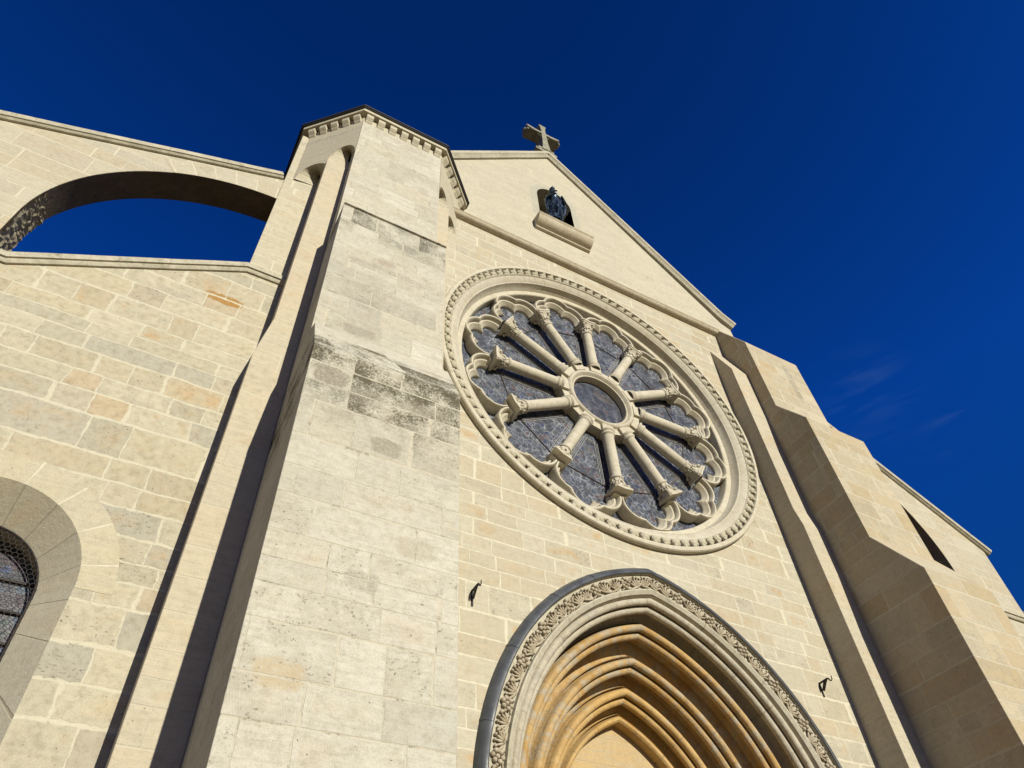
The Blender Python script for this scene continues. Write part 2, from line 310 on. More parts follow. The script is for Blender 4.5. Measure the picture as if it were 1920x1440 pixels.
px = n.vor(n.pos, 1.4)
M['ground'] = n.fin(n.mix(n.noise(n.pos, 1.2, 5), (.22, .155, .075), (.29, .205, .10)), .9, n.bump(n.noise(n.pos, 20), .3, .01))

def glassmat(name, cx, cz, sc, cols, warp=.25, seed=0.0, line=(.62, .64, .68), hatch=.3, dk=(.46, .46, .46)):
    n = N(name)
    P = n.vm('ADD', n.pos, (seed, 0, seed*.7))
    jn = n.vm('SCALE', n.vm('SUBTRACT', n.noise(P, 4.5, 2, .5, col=True), (.5, .5, .5))); jn.node.inputs[3].default_value = warp
    PW = n.vm('MULTIPLY', n.vm('ADD', P, jn), (1, 0, 1))
    v = n.vor(PW, sc); e = n.vor(PW, sc, 'DISTANCE_TO_EDGE')
    wv, wc = n.white(v.outputs['Color'])
    ra, rb, rc = n.sep(wc)
    base = n.ramp(ra, cols, True)
    # scroll work painted on the glass
    s1 = n.noise(PW, sc*1.1, 1, .3, dist=3.2)
    sw = n.m('ABSOLUTE', n.m('SUBTRACT', s1, .5))
    base = n.mix(n.ss(sw, .015, .05, .85, 0), base, (.02, .028, .06))
    s2 = n.noise(n.vm('ADD', PW, (5, 5, 5)), sc*.9, 1, .3, dist=3.5)
    base = n.mix(n.ss(n.m('ABSOLUTE', n.m('SUBTRACT', s2, .5)), .006, .022, .8, 0), base, line)
    base = n.mix(n.ss(n.noise(PW, 1.1, 2), .4, .65, 0, .4), base, (.10, .12, .16))
    base = n.mix(n.m('MULTIPLY', n.ss(e.outputs['Distance'], .03, .075, .9, 0), n.ss(n.noise(PW, 3.3, 3), .35, .6, .25, 1)), base, line)
    x, y, z = n.sep(n.pos)
    if hatch:
        w1 = n.m('SINE', n.m('MULTIPLY', n.m('ADD', x, n.m('MULTIPLY', z, .6)), 210.0)); w2 = n.m('SINE', n.m('MULTIPLY', n.m('SUBTRACT', x, n.m('MULTIPLY', z, .6)), 210.0))
        hh = n.ss(n.m('MAXIMUM', w1, w2), .55, .95, 0, hatch)
        base = n.mix(hh, base, (.15, .165, .19))
    base = n.mix(n.ss(n.noise(n.pos, 90, 3, .8), .35, .7, 0, .3), base, (.17, .18, .21))
    base = n.mix(n.ss(n.noise(n.vm('ADD', n.pos, (9, 1, 4)), 6.5, 5, .7), .44, .62, 0, .65), base, (.02, .024, .04))
    return n.fin(base, .4, n.bump(e.outputs['Distance'], .4, .01), .3, k=dk)
GC = [(0, (.08, .105, .15)), (.18, (.15, .18, .24)), (.34, (.045, .06, .10)), (.48, (.19, .22, .27)), (.60, (.09, .12, .15)), (.72, (.12, .135, .10)), (.80, (.22, .10, .07)), (.87, (.03, .05, .20)), (.94, (.02, .025, .04))]
M['glass'] = glassmat('stained_glass', 6.24, 11.4, 11.0, GC, .08)
M['glass_c'] = glassmat('stained_glass_roundel', 6.24, 11.4, 5.2, [(0, (.06, .065, .10)), (.25, (.10, .08, .11)), (.45, (.20, .10, .08)), (.6, (.09, .11, .16)), (.8, (.23, .16, .12)), (.9, (.06, .08, .13))], .2, 3.0, (.24, .25, .28), .1)
M['glass_w'] = glassmat('stained_glass_aisle', -1.5, 5, 8.0, [(0, (.13, .13, .17)), (.2, (.08, .14, .36)), (.32, (.17, .14, .17)), (.5, (.10, .16, .14)), (.62, (.15, .09, .12)), (.75, (.16, .17, .2)), (.9, (.12, .2, .3))], .1, 1.3, (.30, .30, .31), 0)

# ------------------------------------------------------------ mesh helpers
class MB:
    def __init__(s): s.v = []; s.f = []; s.mi = []; s.cur = 0
    def add(s, vs, fs):
        o = len(s.v); s.v += [tuple(p) for p in vs]; s.f += [tuple(i+o for i in f) for f in fs]; s.mi += [s.cur]*len(fs)
    def box(s, x0, x1, y0, y1, z0, z1):
        s.add([(x0, y0, z0), (x1, y0, z0), (x1, y1, z0), (x0, y1, z0), (x0, y0, z1), (x1, y0, z1), (x1, y1, z1), (x0, y1, z1)],
              [(0, 3, 2, 1), (4, 5, 6, 7), (0, 1, 5, 4), (1, 2, 6, 5), (2, 3, 7, 6), (3, 0, 4, 7)])
    def prism(s, pts, lo, hi, axis='y', holes=()):
        """extrude the polygon pts (with holes) along axis from lo to hi"""
        def P(p, t):
            return {'y': (p[0], t, p[1]), 'x': (t, p[0], p[1]), 'z': (p[0], p[1], t)}[axis]
        loops = [list(pts)]+[list(h) for h in holes]
        flat = [p for l in loops for p in l]; nn = len(flat)
        vs = [P(p, lo) for p in flat]+[P(p, hi) for p in flat]
        tris = tessellate_polygon([[Vector((p[0], p[1], 0)) for p in l] for l in loops])
        fs = []
        for t in tris: fs.append(tuple(t)); fs.append(tuple(i+nn for i in reversed(t)))
        o = 0
        for l in loops:
            k = len(l)
            for i in range(k):
                j = (i+1) % k; fs.append((o+i, o+j, o+j+nn, o+i+nn))
            o += k
        s.add(vs, fs)
    def grid(s, rows, closed=False, flip=False):
        k = len(rows[0]); vs = [p for r in rows for p in r]; fs = []
        for i in range(len(rows)-1+(1 if closed == 'rows' else 0)):
            i2 = (i+1) % len(rows)
            for j in range(k-1):
                f = (i*k+j, i*k+j+1, i2*k+j+1, i2*k+j); fs.append(f[::-1] if flip else f)
        s.add(vs, fs)
    def tube(s, pts, rad, seg=8):
        rows = []
        for i, p in enumerate(pts):
            p = Vector(p); a = Vector(pts[max(i-1, 0)]); b = Vector(pts[min(i+1, len(pts)-1)]); t = (b-a).normalized()
            up = Vector((0, 0, 1)) if abs(t.z) < .9 else Vector((1, 0, 0)); n1 = t.cross(up).normalized(); n2 = t.cross(n1)
            r = rad[i] if isinstance(rad, (list, tuple)) else rad
            rows.append([tuple(p+(n1*cos(2*pi*k/seg)+n2*sin(2*pi*k/seg))*r) for k in range(seg+1)])
        s.grid(rows)
        s.add(rows[0][:-1], [tuple(range(seg))]); s.add(rows[-1][:-1], [tuple(reversed(range(seg)))])
    def blob(s, c, r, d1=(1, 0, 0), d2=(0, 1, 0), d3=(0, 0, 1), seg=8, rings=5):
        """ellipsoid with half axes r along d1,d2,d3"""
        c = Vector(c); D = [Vector(d)*q for d, q in zip((d1, d2, d3), r)]
        rows = []
        for i in range(rings+1):
            th = pi*i/rings
            rows.append([tuple(c+D[0]*(sin(th)*cos(2*pi*k/seg))+D[1]*(sin(th)*sin(2*pi*k/seg))+D[2]*cos(th)) for k in range(seg+1)])
        s.grid(rows)
    def build(s, name, mats, parent=None, smooth=None, bevel=0, loc=None):
        me = bpy.data.meshes.new(name); 
        off = Vector((0, 0, 0))
        if parent is not None:
            q = parent
            while q is not None: off += Vector(q.location); q = q.parent
        me.from_pydata([(p[0]-off.x, p[1]-off.y, p[2]-off.z) for p in s.v], [], s.f); me.update()
        bm = bmesh.new(); bm.from_mesh(me); bmesh.ops.remove_doubles(bm, verts=bm.verts, dist=.0004); bmesh.ops.recalc_face_normals(bm, faces=bm.faces)
        bm.to_mesh(me); bm.free()
        for mt in (mats if isinstance(mats, list) else [mats]): me.materials.append(mt)
        if isinstance(mats, list) and len(me.polygons) == len(s.mi):
            for p, k in zip(me.polygons, s.mi): p.material_index = k
        o = bpy.data.objects.new(name, me); COL.objects.link(o)
        if parent is not None: o.parent = parent
        if smooth is not None:
            for p in me.polygons: p.use_smooth = True
            try:
                me.set_sharp_from_angle(angle=radians(smooth))
            except Exception: pass
        if bevel:
            b = o.modifiers.new('bevel', 'BEVEL'); b.width = bevel; b.segments = 2; b.limit_method = 'ANGLE'; b.angle_limit = radians(25)
        return o

def tag(o, label, cat, group=None, kind=None):
    if label: o['label'] = label
    if cat: o['category'] = cat
    if group: o['group'] = group
    if kind: o['kind'] = kind
    return o
def thing(name, label, cat, loc=(0, 0, 0), group=None):
    o = bpy.data.objects.new(name, None); COL.objects.link(o); o.location = loc; o.empty_display_size = .3
    return tag(o, label, cat, group)

def arc(cx, cz, r, a0, a1, n):
    return [(cx+r*cos(radians(a0+(a1-a0)*i/n)), cz+r*sin(radians(a0+(a1-a0)*i/n))) for i in range(n+1)]
def lathe_y(mb, cx, cz, prof, n=160):
    rows = [[(cx+r*cos(2*pi*i/n), y, cz+r*sin(2*pi*i/n)) for (r, y) in prof] for i in range(n+1)]
    mb.grid(rows)
def offset_path(path, h):
    """miter offset of an open polyline in (x,z) to its upper side"""
    out = []
    for i, p in enumerate(path):
        def nrm(a, b):
            dx, dz = b[0]-a[0], b[1]-a[1]; l = hypot(dx, dz); return (-dz/l, dx/l)
        ns = []
        if i > 0: ns.append(nrm(path[i-1], p))
        if i < len(path)-1: ns.append(nrm(p, path[i+1]))
        nx = sum(q[0] for q in ns)/len(ns); nz = sum(q[1] for q in ns)/len(ns); l2 = nx*nx+nz*nz
        out.append((p[0]+nx/l2*h, p[1]+nz/l2*h))
    return out
def coping(mb, path, prof):
    """sweep a closed profile [(h,y)...] along path (x,z), h measured perpendicular to the path"""
    cols = [offset_path(path, h) for h, y in prof]
    rows = [[(cols[k][i][0], prof[k][1], cols[k][i][1]) for k in list(range(len(prof)))+[0]] for i in range(len(path))]
    mb.grid(rows)
    for e in (0, -1): mb.add(rows[e][:-1], [tuple(range(len(prof)))])
def subdiv(path, step, wob=0.0, rnd=random.Random(5)):
    out = []
    for a, b in zip(path[:-1], path[1:]):
        k = max(1, int(hypot(b[0]-a[0], b[1]-a[1])/step))
        for i in range(k): out.append((a[0]+(b[0]-a[0])*i/k, a[1]+(b[1]-a[1])*i/k+(rnd.uniform(-wob, wob) if i else 0)))
    out.append(path[-1]); return out

# ------------------------------------------------------------ ground
g = MB(); g.add([(-900, -900, 0), (900, -900, 0), (900, 900, 0), (-900, 900, 0)], [(0, 1, 2, 3)])
tag(g.build('ground', M['ground']), 'pale paved forecourt in front of the church', None, None, 'structure')

# ------------------------------------------------------------ church
church = thing('church', 'pale limestone church front with rose window, stepped buttresses and flying buttresses', 'church', (XC, 0, 0))

# main wall with openings
E0, Z0 = .69, 4.10
YW_ = -.24
def parch(r, n=20, z_end=0.0, cx=XC, e=E0, z0=Z0):
    """pointed arch outline, left foot -> apex -> right foot"""
    th = math.acos(e/r)
    L = [(cx+e-r*cos(th*i/n), z0+r*sin(th*i/n)) for i in range(n+1)]
    Rr = [(2*cx-x, z) for x, z in reversed(L[:-1])]
    P = L+Rr
    if z_end is not None and z_end < z0: P = [(P[0][0], z_end)]+P+[(P[-1][0], z_end)]
    return P
mb = MB()
doorway = parch(3.27, 20, 0.0)
outline = [(2.3, 0)]+doorway+[(11.5, 0), (11.5, 15.46), (2.3, 15.46)]
circ = lambda cx, cz, r, n=96: [(cx+r*cos(2*pi*i/n), cz+r*sin(2*pi*i/n)) for i in range(n)]
mb.prism(outline, YW_, .9, 'y', [circ(XC, 11.39, 3.32)])
mb.build('wall', M['main'], church)
# gable
NX = 6.09
GA = (6.15, 21.93); GR = (11.28, 16.63); GL = (1.6, 17.30)
niche = [(NX-.525, 17.55)]+[(NX-.525, 19.15)]+[(NX-.525+.05*0, 19.15)]*0
th = math.acos(.09/.615)
nl = [(NX+.09-.615*cos(th*i/8), 19.15+.615*sin(th*i/8)) for i in range(9)]
nr_ = [(2*NX-x, z) for x, z in reversed(nl[:-1])]
niche = [(NX-.525, 17.55)]+nl+nr_+[(NX+.525, 17.55)]
mb = MB()
mb.prism([(2.3, 15.46), (11.3, 15.46), (11.28, 16.58), (11.0, 16.7), GA, (2.3, 21.93-1.02*3.85)], 0, .6, 'y', [niche[::-1]])
gw = mb.build('gable_wall', M['gable'], church)
mb = MB()
mb.grid([[(x, 0.0, z), (x, .62, z)] for x, z in niche])
mb.add([(x, .62, z) for x, z in niche], [tuple(range(len(niche)))])
mb.add([(NX-.525, 0, 17.55), (NX+.525, 0, 17.55), (NX+.525, .62, 17.55), (NX-.525, .62, 17.55)], [(0, 1, 2, 3)])
nc = mb.build('niche', M['reveal'], church)
# voussoir ring of the niche
mb = MB()
def ring_strip(mb, inner, outer, y):
    mb.grid([[(a[0], y, a[1]), (b[0], y, b[1])] for a, b in zip(inner, outer)])
outer = [(NX-.72, 19.15)]+[(NX+.09-.81*cos(math.acos(.09/.81)*i/8), 19.15+.81*sin(math.acos(.09/.81)*i/8)) for i in range(9)]
nin = [(NX-.525, 18.0)]+nl+nr_[0:]+[(NX+.525, 18.0)]
nout = [(NX-.72, 18.0)]+outer[1:]+[(2*NX-x, z) for x, z in reversed(outer[1:-1])]+[(NX+.72, 18.0)]
ring_strip(mb, nin, nout, -.003)
mb.build('niche_surround', M['ringst'], nc)
# niche sill
def xprof(mb, pts, x0, x1):
    mb.prism(pts, x0, x1, 'x')
cav = lambda y0, y1, zt, zb, n=6: [(y0+(y1-y0)*(1-cos(pi/2*i/n)), zt-(zt-zb)*sin(pi/2*i/n)) for i in range(n+1)]
mb = MB()
xprof(mb, [(.05, 17.56), (-.30, 17.50), (-.315, 17.47), (-.30, 17.44)]+cav(-.28, -.07, 17.42, 17.20)+[(-.085, 17.17), (-.07, 17.14), (0.02, 17.13), (.05, 17.13)], 5.33, 6.90)
mb.build('sill', M['string'], nc, 35)
# string course
mb = MB()
xprof(mb, [(.02, 15.74), (-.385, 15.50), (-.40, 15.48), (-.385, 15.46)]+cav(-.375, -.26, 15.45, 15.375)+[(-.255, 15.365), (-.235, 15.36), (-.235, 15.47), (.02, 15.47)], 2.8, 10.2)
mb.build('string_course', M['string'], church, 35)
# gable coping
CP = [(-.02, .62), (-.02, -.06), (.06, -.10), (.085, -.135), (.17, -.135), (.21, -.11), (.23, .62)]
mb = MB()
coping(mb, subdiv([(1.7, 21.76-1.02*4.45), GA, (10.95, 16.93), (11.36, 16.66)], .8, .006), CP)
mb.build('gable_coping', M['coping'], church, 35)

# ------------------------------------------------------------ rose window
ZR = 11.39
mb = MB()
lathe_y(mb, XC, ZR, [(3.425, -.23), (3.425, -.315), (3.41, -.335), (3.39, -.34), (3.345, -.338), (3.335, -.30), (3.32, -.25), (3.21, -.24), (3.20, -.295), (3.185, -.30),
                     (3.18, -.285), (3.07, -.235), (3.06, -.22), (3.045, -.228), (3.03, -.22), (3.02, -.19), (3.005, -.13), (2.985, -.10), (2.965, -.062), (2.88, -.055), (2.868, -.045), (2.862, -.03), (2.862, .30)], 200)
rose = mb.build('rose_window', M['rose'], church, 32)
tag(rose, 'large round window with twelve stone columns and stained glass', None)
# carved ring of leaf blocks
mb = MB(); rnd = random.Random(3)
nb = 100
for i in range(nb):
    a = 2*pi*(i+.5)/nb; er = Vector((cos(a), 0, sin(a))); et = Vector((-sin(a), 0, cos(a))); ey = Vector((0, 1, 0))
    c = Vector((XC, 0, ZR))
    mb.blob(c+er*3.262+et*rnd.uniform(-.004, .004)+Vector((0, -.283, 0)), (.066, .088, .052), (er+et*.25).normalized(), et, ey, 10, 6)
    mb.blob(c+er*3.215+et*.03+Vector((0, -.292, 0)), (.03, .10, .022), er, et, ey, 8, 4)
    mb.blob(c+er*3.318+et*-.045+Vector((0, -.305, 0)), (.04, .045, .035), er, et, ey, 8, 4)
mb.build('carved_ring', M['rose_moss'], rose, 60)
# hub
mb = MB()
lathe_y(mb, XC, ZR, [(.575, .14), (.575, -.03), (.582, -.05), (.60, -.055), (.612, -.045), (.63, -.075), (.655, -.105), (.685, -.112), (.71, -.095), (.725, -.06), (.735, -.05), (.79, -.04), (.80, .0), (.80, .14)], 96)
for k in range(12):
    for s in (0, 15):
        a = radians(30*k+s); er = Vector((cos(a), 0, sin(a))); et = Vector((-sin(a), 0, cos(a)))
        c = Vector((XC, 0, ZR))
        r0, r1, hw, y0 = (.72, .90, .12, -.10) if s == 0 else (.74, .86, .09, -.05)
        ps = [(r0, -hw), (r1, -hw), (r1+.015, 0), (r1, hw), (r0, hw)]
        if s: ps = [(r0, -hw*1.1), (.86, -hw*1.25), (r1, 0), (.86, hw*1.25), (r0, hw*1.1)]
        vs = [tuple(c+er*p+et*q+Vector((0, y0, 0))) for p, q in ps]+[tuple(c+er*p+et*q+Vector((0, .14, 0))) for p, q in ps]
        kk = len(ps); mb.add(vs, [tuple(range(kk)), tuple(range(2*kk-1, kk-1, -1))]+[(i, (i+1) % kk, (i+1) % kk+kk, i+kk) for i in range(kk)])
mb.build('hub', M['rose'], rose, 30)
# column along +X (radial), in local coords around the rose centre
CY = -.035
def column_mesh():
    mb = MB(); rs = []
    prof = [(.84, .125), (.865, .142), (.885, .135), (.90, .118), (.915, .118), (.93, .132), (.955, .134), (.97, .12), (.98, .11), (1.0, .106), (1.5, .103), (1.93, .098),
            (1.935, .112), (1.95, .123), (1.965, .123), (1.98, .112), (1.985, .096), (2.06, .098), (2.12, .102), (2.17, .125), (2.20, .148), (2.205, 0.0)]
    rows = [[(p, CY+r*cos(2*pi*k/20), r*sin(2*pi*k/20)) for k in range(21)] for p, r in prof]
    mb.grid(rows)
    # leaves on the bell and volutes at the corners
    for k in range(8):
        t = 2*pi*k/8; er = Vector((0, cos(t), sin(t))); et = Vector((0, -sin(t), cos(t)))
        mb.blob(Vector((2.03, CY, 0))+er*.093, (.055, .027, .02), (1, 0, 0), et, er, 6, 4)
        mb.blob(Vector((2.075, CY, 0))+er*.118, (.018, .024, .02), (1, 0, 0), et, er, 6, 4)
        t += pi/8; er = Vector((0, cos(t), sin(t))); et = Vector((0, -sin(t), cos(t)))
        mb.blob(Vector((2.10, CY, 0))+er*.112, (.06, .022, .02), (1, 0, 0), et, er, 6, 4)
    for sy in (-1, 1):
        for sz in (-1, 1):
            d = Vector((0, sy, sz)).normalized()
            mb.blob(Vector((2.165, CY, 0))+d*.165, (.036, .034, .03), (1, 0, 0), d, Vector((0, -sz, sy)).normalized(), 8, 5)
            mb.blob(Vector((2.13, CY, 0))+d*.132, (.055, .028, .025), Vector((1, sy*.45, sz*.45)).normalized(), d, Vector((0, -sz, sy)).normalized(), 6, 4)
    # abacus with concave sides and moulded edge
    def ab(h, w, ww): 
        pts = []
        for q in range(4):
            a = pi/4+q*pi/2; a2 = a+pi/4
            pts.append((cos(a-.09)*w, sin(a-.09)*w)); pts.append((cos(a+.09)*w, sin(a+.09)*w)); pts.append((cos(a2)*ww, sin(a2)*ww))
        return [(h, CY+p, q) for p, q in pts]
    L = [ab(2.20, .20, .14), ab(2.225, .222, .155), ab(2.235, .216, .15), ab(2.24, .235, .165), ab(2.275, .235, .165)]
    for A in L: A.append(A[0])
    mb.grid(L); mb.add(L[0][:-1], [tuple(range(12))]); mb.add(L[-1][:-1], [tuple(range(12))])
    return mb
proto = column_mesh().build('column', M['col'], None, 40)
proto.parent = rose
for k in range(12):
    o = proto if k == 0 else proto.copy()
    if k: COL.objects.link(o); o.parent = rose
    o.location = (0, 0, ZR); o.rotation_euler = (0, -radians(30*k), 0)
# tracery: trefoil heads; local coordinates: q radial, p across
def trefoil(o_, y):
    C0 = (2.38, 0.0); lobes = [(2.545, 0, .178), (2.37, -.285, .168), (2.37, .285, .168)]
    pts = []; nn = 72; a0, a1 = -13, 193
    for i in range(nn+1):
        t = radians(a0+(a1-a0)*i/nn); dp, dq = cos(t), sin(t); best = 0
        for (lq, lp, lr) in lobes:
            rr = lr+o_; bx = lp; bz = lq-C0[0]
            bq = dp*bx+dq*bz; cc = bx*bx+bz*bz-rr*rr; dd = bq*bq-cc
            if dd > 0: best = max(best, bq+sqrt(dd))
        for sgn in (-1, 1):       # sector limit
            tn = math.tan(radians(15)); den = sgn*dp-dq*tn
            if den > 1e-6: best = min(best, C0[0]*tn/den)
        # outer circle limit
        b = dq*C0[0]; c2 = C0[0]**2-2.872**2; best = min(best, -b+sqrt(b*b-c2))
        if dq < 0: best = min(best, (C0[0]-2.272)/-dq)
        pts.append((C0[0]+dq*best, y, dp*best))
    return pts
mb = MB()
prof = [(0, .14), (0, .09), (.006, .075), (.022, .045), (.03, .055), (.036, .04), (.055, .005), (.072, -.002), (.08, .02), (.088, .015), (.094, -.045), (.108, -.075), (.128, -.078), (.142, -.05), (.146, .14)]
mb.grid([trefoil(a*1.28, b) for a, b in prof])
tp = mb.build('tracery', M['rose'], None, 32); tp.parent = rose
for k in range(12):
    o = tp if k == 0 else tp.copy()
    if k: COL.objects.link(o); o.parent = rose
    o.location = (0, 0, ZR); o.rotation_euler = (0, -radians(30*k+15), 0)
# glass panes and leading
GY = .13
for k in range(12):
    a0 = 30*k; mb = MB()
    inner = [(XC+.80*cos(radians(a0+i*3)), ZR+.80*sin(radians(a0+i*3))) for i in range(11)]
    outer_ = [(XC+2.90*cos(radians(a0+i*3)), ZR+2.90*sin(radians(a0+i*3))) for i in range(11)]
    mb.prism(inner+outer_[::-1], GY, GY+.02, 'y')
    mb.build('pane', M['glass'], rose)
mb = MB(); mb.prism(circ(XC, ZR, .60, 48), GY-.04, GY-.02, 'y')
mb.build('pane', M['glass_c'], rose)
mb = MB()
def bar(mb, a, b, w, y0, y1):
    a = Vector((a[0], 0, a[1])); b = Vector((b[0], 0, b[1])); d = (b-a).normalized(); nn_ = Vector((-d.z, 0, d.x))*w/2
    vs = []
    for y in (y0, y1):
        for p in (a-nn_, b-nn_, b+nn_, a+nn_): vs.append((p.x, y, p.z))
    mb.add(vs, [(0, 1, 2, 3), (7, 6, 5, 4), (0, 4, 5, 1), (1, 5, 6, 2), (2, 6, 7, 3), (3, 7, 4, 0)])
def pol(r, a, off=0.0): return (XC+r*cos(a)-off*sin(a), ZR+r*sin(a)+off*cos(a))
for k in range(12):
    a = radians(30*k)
    for off, w in ((.135, .012), (.165, .008), (.20, .010), (-.135, .012), (-.165, .008), (-.20, .010)):
        bar(mb, pol(1.0, a, off), pol(2.02, a, off), w, GY-.012, GY)
    b1, b2 = a+radians(6), a+radians(24)
    bar(mb, pol(1.06, a, .2), pol(1.06, a+radians(30), -.2), .01, GY-.011, GY)
    bar(mb, pol(1.10, a, .2), pol(1.10, a+radians(30), -.2), .008, GY-.011, GY)
mb.build('leading', M['came'], rose)
mb = MB()
for k in range(12):
    a = radians(30*k); bar(mb, pol(2.04, a, .1), pol(2.04, a+radians(30), -.1), .013, GY-.018, GY)
mb.build('saddle_bars', M['bar'], rose)
mb = MB(); mb.prism(circ(XC, ZR, 2.97, 64), .40, .43, 'y'); mb.build('backing', M['inside'], rose)

# ------------------------------------------------------------ portal
def sweep(mb, prof, z_end=0.0, n=40, z_lo=None):
    cols = []
    for (r, y) in prof:
        P = parch(r, n, z_end if z_lo is None else None)
        if z_lo is not None and z_lo < Z0: P = [(P[0][0], z_lo)]+P+[(P[-1][0], z_lo)]
        cols.append([(x, y, z) for x, z in P])
    mb.grid([[c[i] for c in cols] for i in range(len(cols[0]))])
def roll(cr, cy, r, a0, a1, n=9):
    return [(cr+r*cos(radians(a0+(a1-a0)*i/n)), cy+r*sin(radians(a0+(a1-a0)*i/n))) for i in range(n+1)]
# angles: 0 = +R (outwards), 90 = +y (into wall), 180 = -R (inwards), 270 = -y (to viewer)
mb = MB()
sweep(mb, [(3.50, -.2), (3.50, -.25), (3.475, -.30), (3.42, -.33), (3.40, -.33), (3.39, -.29), (3.185, -.245), (3.175, -.30), (3.155, -.305), (3.105, -.275), (3.097, -.25), (3.09, -.2)])
portal = mb.build('portal', M['hood'], church, 32)
tag(portal, 'pointed doorway arch with four recessed moulded orders', None)
# carved foliage band
mb = MB(); rnd = random.Random(11)
RB_ = 3.285
th_e = math.acos(E0/RB_)
def band_frame(s, side):
    """s: angle along arc from springing; returns point, radial dir, tangent"""
    c = Vector((XC+E0*(1 if side < 0 else -1), 0, Z0)); er = Vector((cos(s)*side, 0, sin(s))); et = Vector((-sin(s)*side, 0, cos(s)))
    return c, er, et
for side in (-1, 1):
    L = RB_*th_e; k = int(L/.19)
    for i in range(k):
        s = (i+.5)/k*th_e; c, er, et = band_frame(s, side); ey = Vector((0, 1, 0))
        nrm = (ey*-1+er*-.2).normalized(); across = (er+ey*-.2).normalized()
        base = c+er*RB_+Vector((0, -.275, 0)); fl = 1 if rnd.random() < .5 else -1
        if i % 3 != 2:
            for q in range(6):
                t = radians(-55+22*q); d = (across*cos(t)+et*sin(t)*fl).normalized(); pp = d.cross(nrm)
                ln = .062+.012*rnd.random()
                mb.blob(base-across*.085+d*.085+nrm*.012+et*.02*fl, (ln, .016, .022), d, pp, nrm, 6, 4)
                mb.blob(base-across*.085+d*(.085+ln)+nrm*.02+et*.02*fl, (.02, .019, .02), d, pp, nrm, 6, 4)
            mb.tube([base-across*.09-et*.09*fl, base-across*.075+nrm*.02, base-across*.05+et*.07*fl+nrm*.015], [.014, .016, .012], 6)
            mb.blob(base+across*.03-et*.085*fl+nrm*.014, (.03, .022, .02), across, et, nrm, 6, 4)
        else:
            for q in range(7):
                t = radians(60*q); r_ = 0 if q == 6 else .052
                mb.blob(base+across*(cos(t)*r_*1.2)+et*sin(t)*r_+nrm*(.012+.01*rnd.random()), (.030, .029, .03), across, et, nrm, 8, 5)
            mb.tube([base-across*.085-et*.07, base-across*.06+nrm*.02, base-across*.085+et*.08], .012, 6)
mb.build('carved_band', M['carve'], portal, 60)
# lead flashing on the hood, cut short at the left foot
mb = MB()
P = [p for p in parch(3.56, 60, None)]
Pi = [p for p in parch(3.497, 60, None)]
lo = 4.42
def clipz(A): return [p for p in A if p[1] >= lo]
A_ = clipz(P); B_ = clipz(Pi); k = min(len(A_), len(B_))
half = parch
rows = []
def hood_pt(r, t, side): 
    c = XC+E0*(1 if side < 0 else -1); return (c+r*cos(t)*side, Z0+r*sin(t))
prof = [(3.525, -.235), (3.522, -.258), (3.495, -.312), (3.437, -.350), (3.412, -.353), (3.398, -.345), (3.402, -.332), (3.42, -.335)]
for side in (-1, 1):
    seq = range(45) if side < 0 else range(44, -1, -1)
    for i in seq:
        rw = []
        for (r, y) in prof:
            tm = math.acos(E0/r); t0 = math.asin((lo-Z0)/r) if side < 0 else .02
            x, z = hood_pt(r, t0+(tm-t0)*i/44, side); rw.append((x, y, z))
        rows.append(rw)
mb.grid(rows)
for t in (.24, .52, .83, 1.05):       # lap seams
    for side in (-1,):
        rws = []
        for dt in (-.004, .004):
            rws.append([(hood_pt(r+.004, t+dt, side)[0], y-(.004 if y < -.29 else 0), hood_pt(r+.004, t+dt, side)[1]) for r, y in prof])
        mb.grid(rws)
mb.build('lead_flashing', M['lead'], portal, 35)
# four orders
orders = [(3.097, -.20, 'arch_a'), (2.862, .10, 'arch_b'), (2.517, .40, 'arch_b'), (2.217, .66, 'arch_c')]
ends = orders[1:]+[(1.937, .88, '')]
for (r0, y0, mt), (rn, yn, _) in zip(orders, ends):
    d = r0-rn
    pr = [(r0+.06, y0+.13), (r0+.02, y0+.10), (r0, y0+.02)]
    pr += roll(r0-.055, y0+.015, .052, 300, 150, 9)
    pr += [(r0-.085, y0+.075), (r0-.082, y0+.10)]
    pr += roll(r0-.125, y0+.115, .055, 290, 110, 10)
    pr += [(r0-.09, y0+.17), (r0-.055, y0+.195), (r0-.04, y0+.235), (r0-.05, yn-.01), (r0-.08, yn+.045), (rn+.07, yn+.085), (rn+.05, yn+.07), (rn+.035, yn+.03), (rn+.04, yn+.14)]
    mb = MB(); sweep(mb, pr); mb.build('archivolt', M[mt], portal, 40)
mb = MB(); sweep(mb, [(1.98, 1.02), (1.937, .90), (1.927, .88), (1.89, .885), (1.87, .91), (1.87, 1.08)])
mb.build('inner_arch', M['arch_c'], portal, 35)
mb = MB(); mb.prism(parch(2.0, 20, 0.0), 1.06, 1.2, 'y'); mb.build('tympanum', M['tympm'], portal)

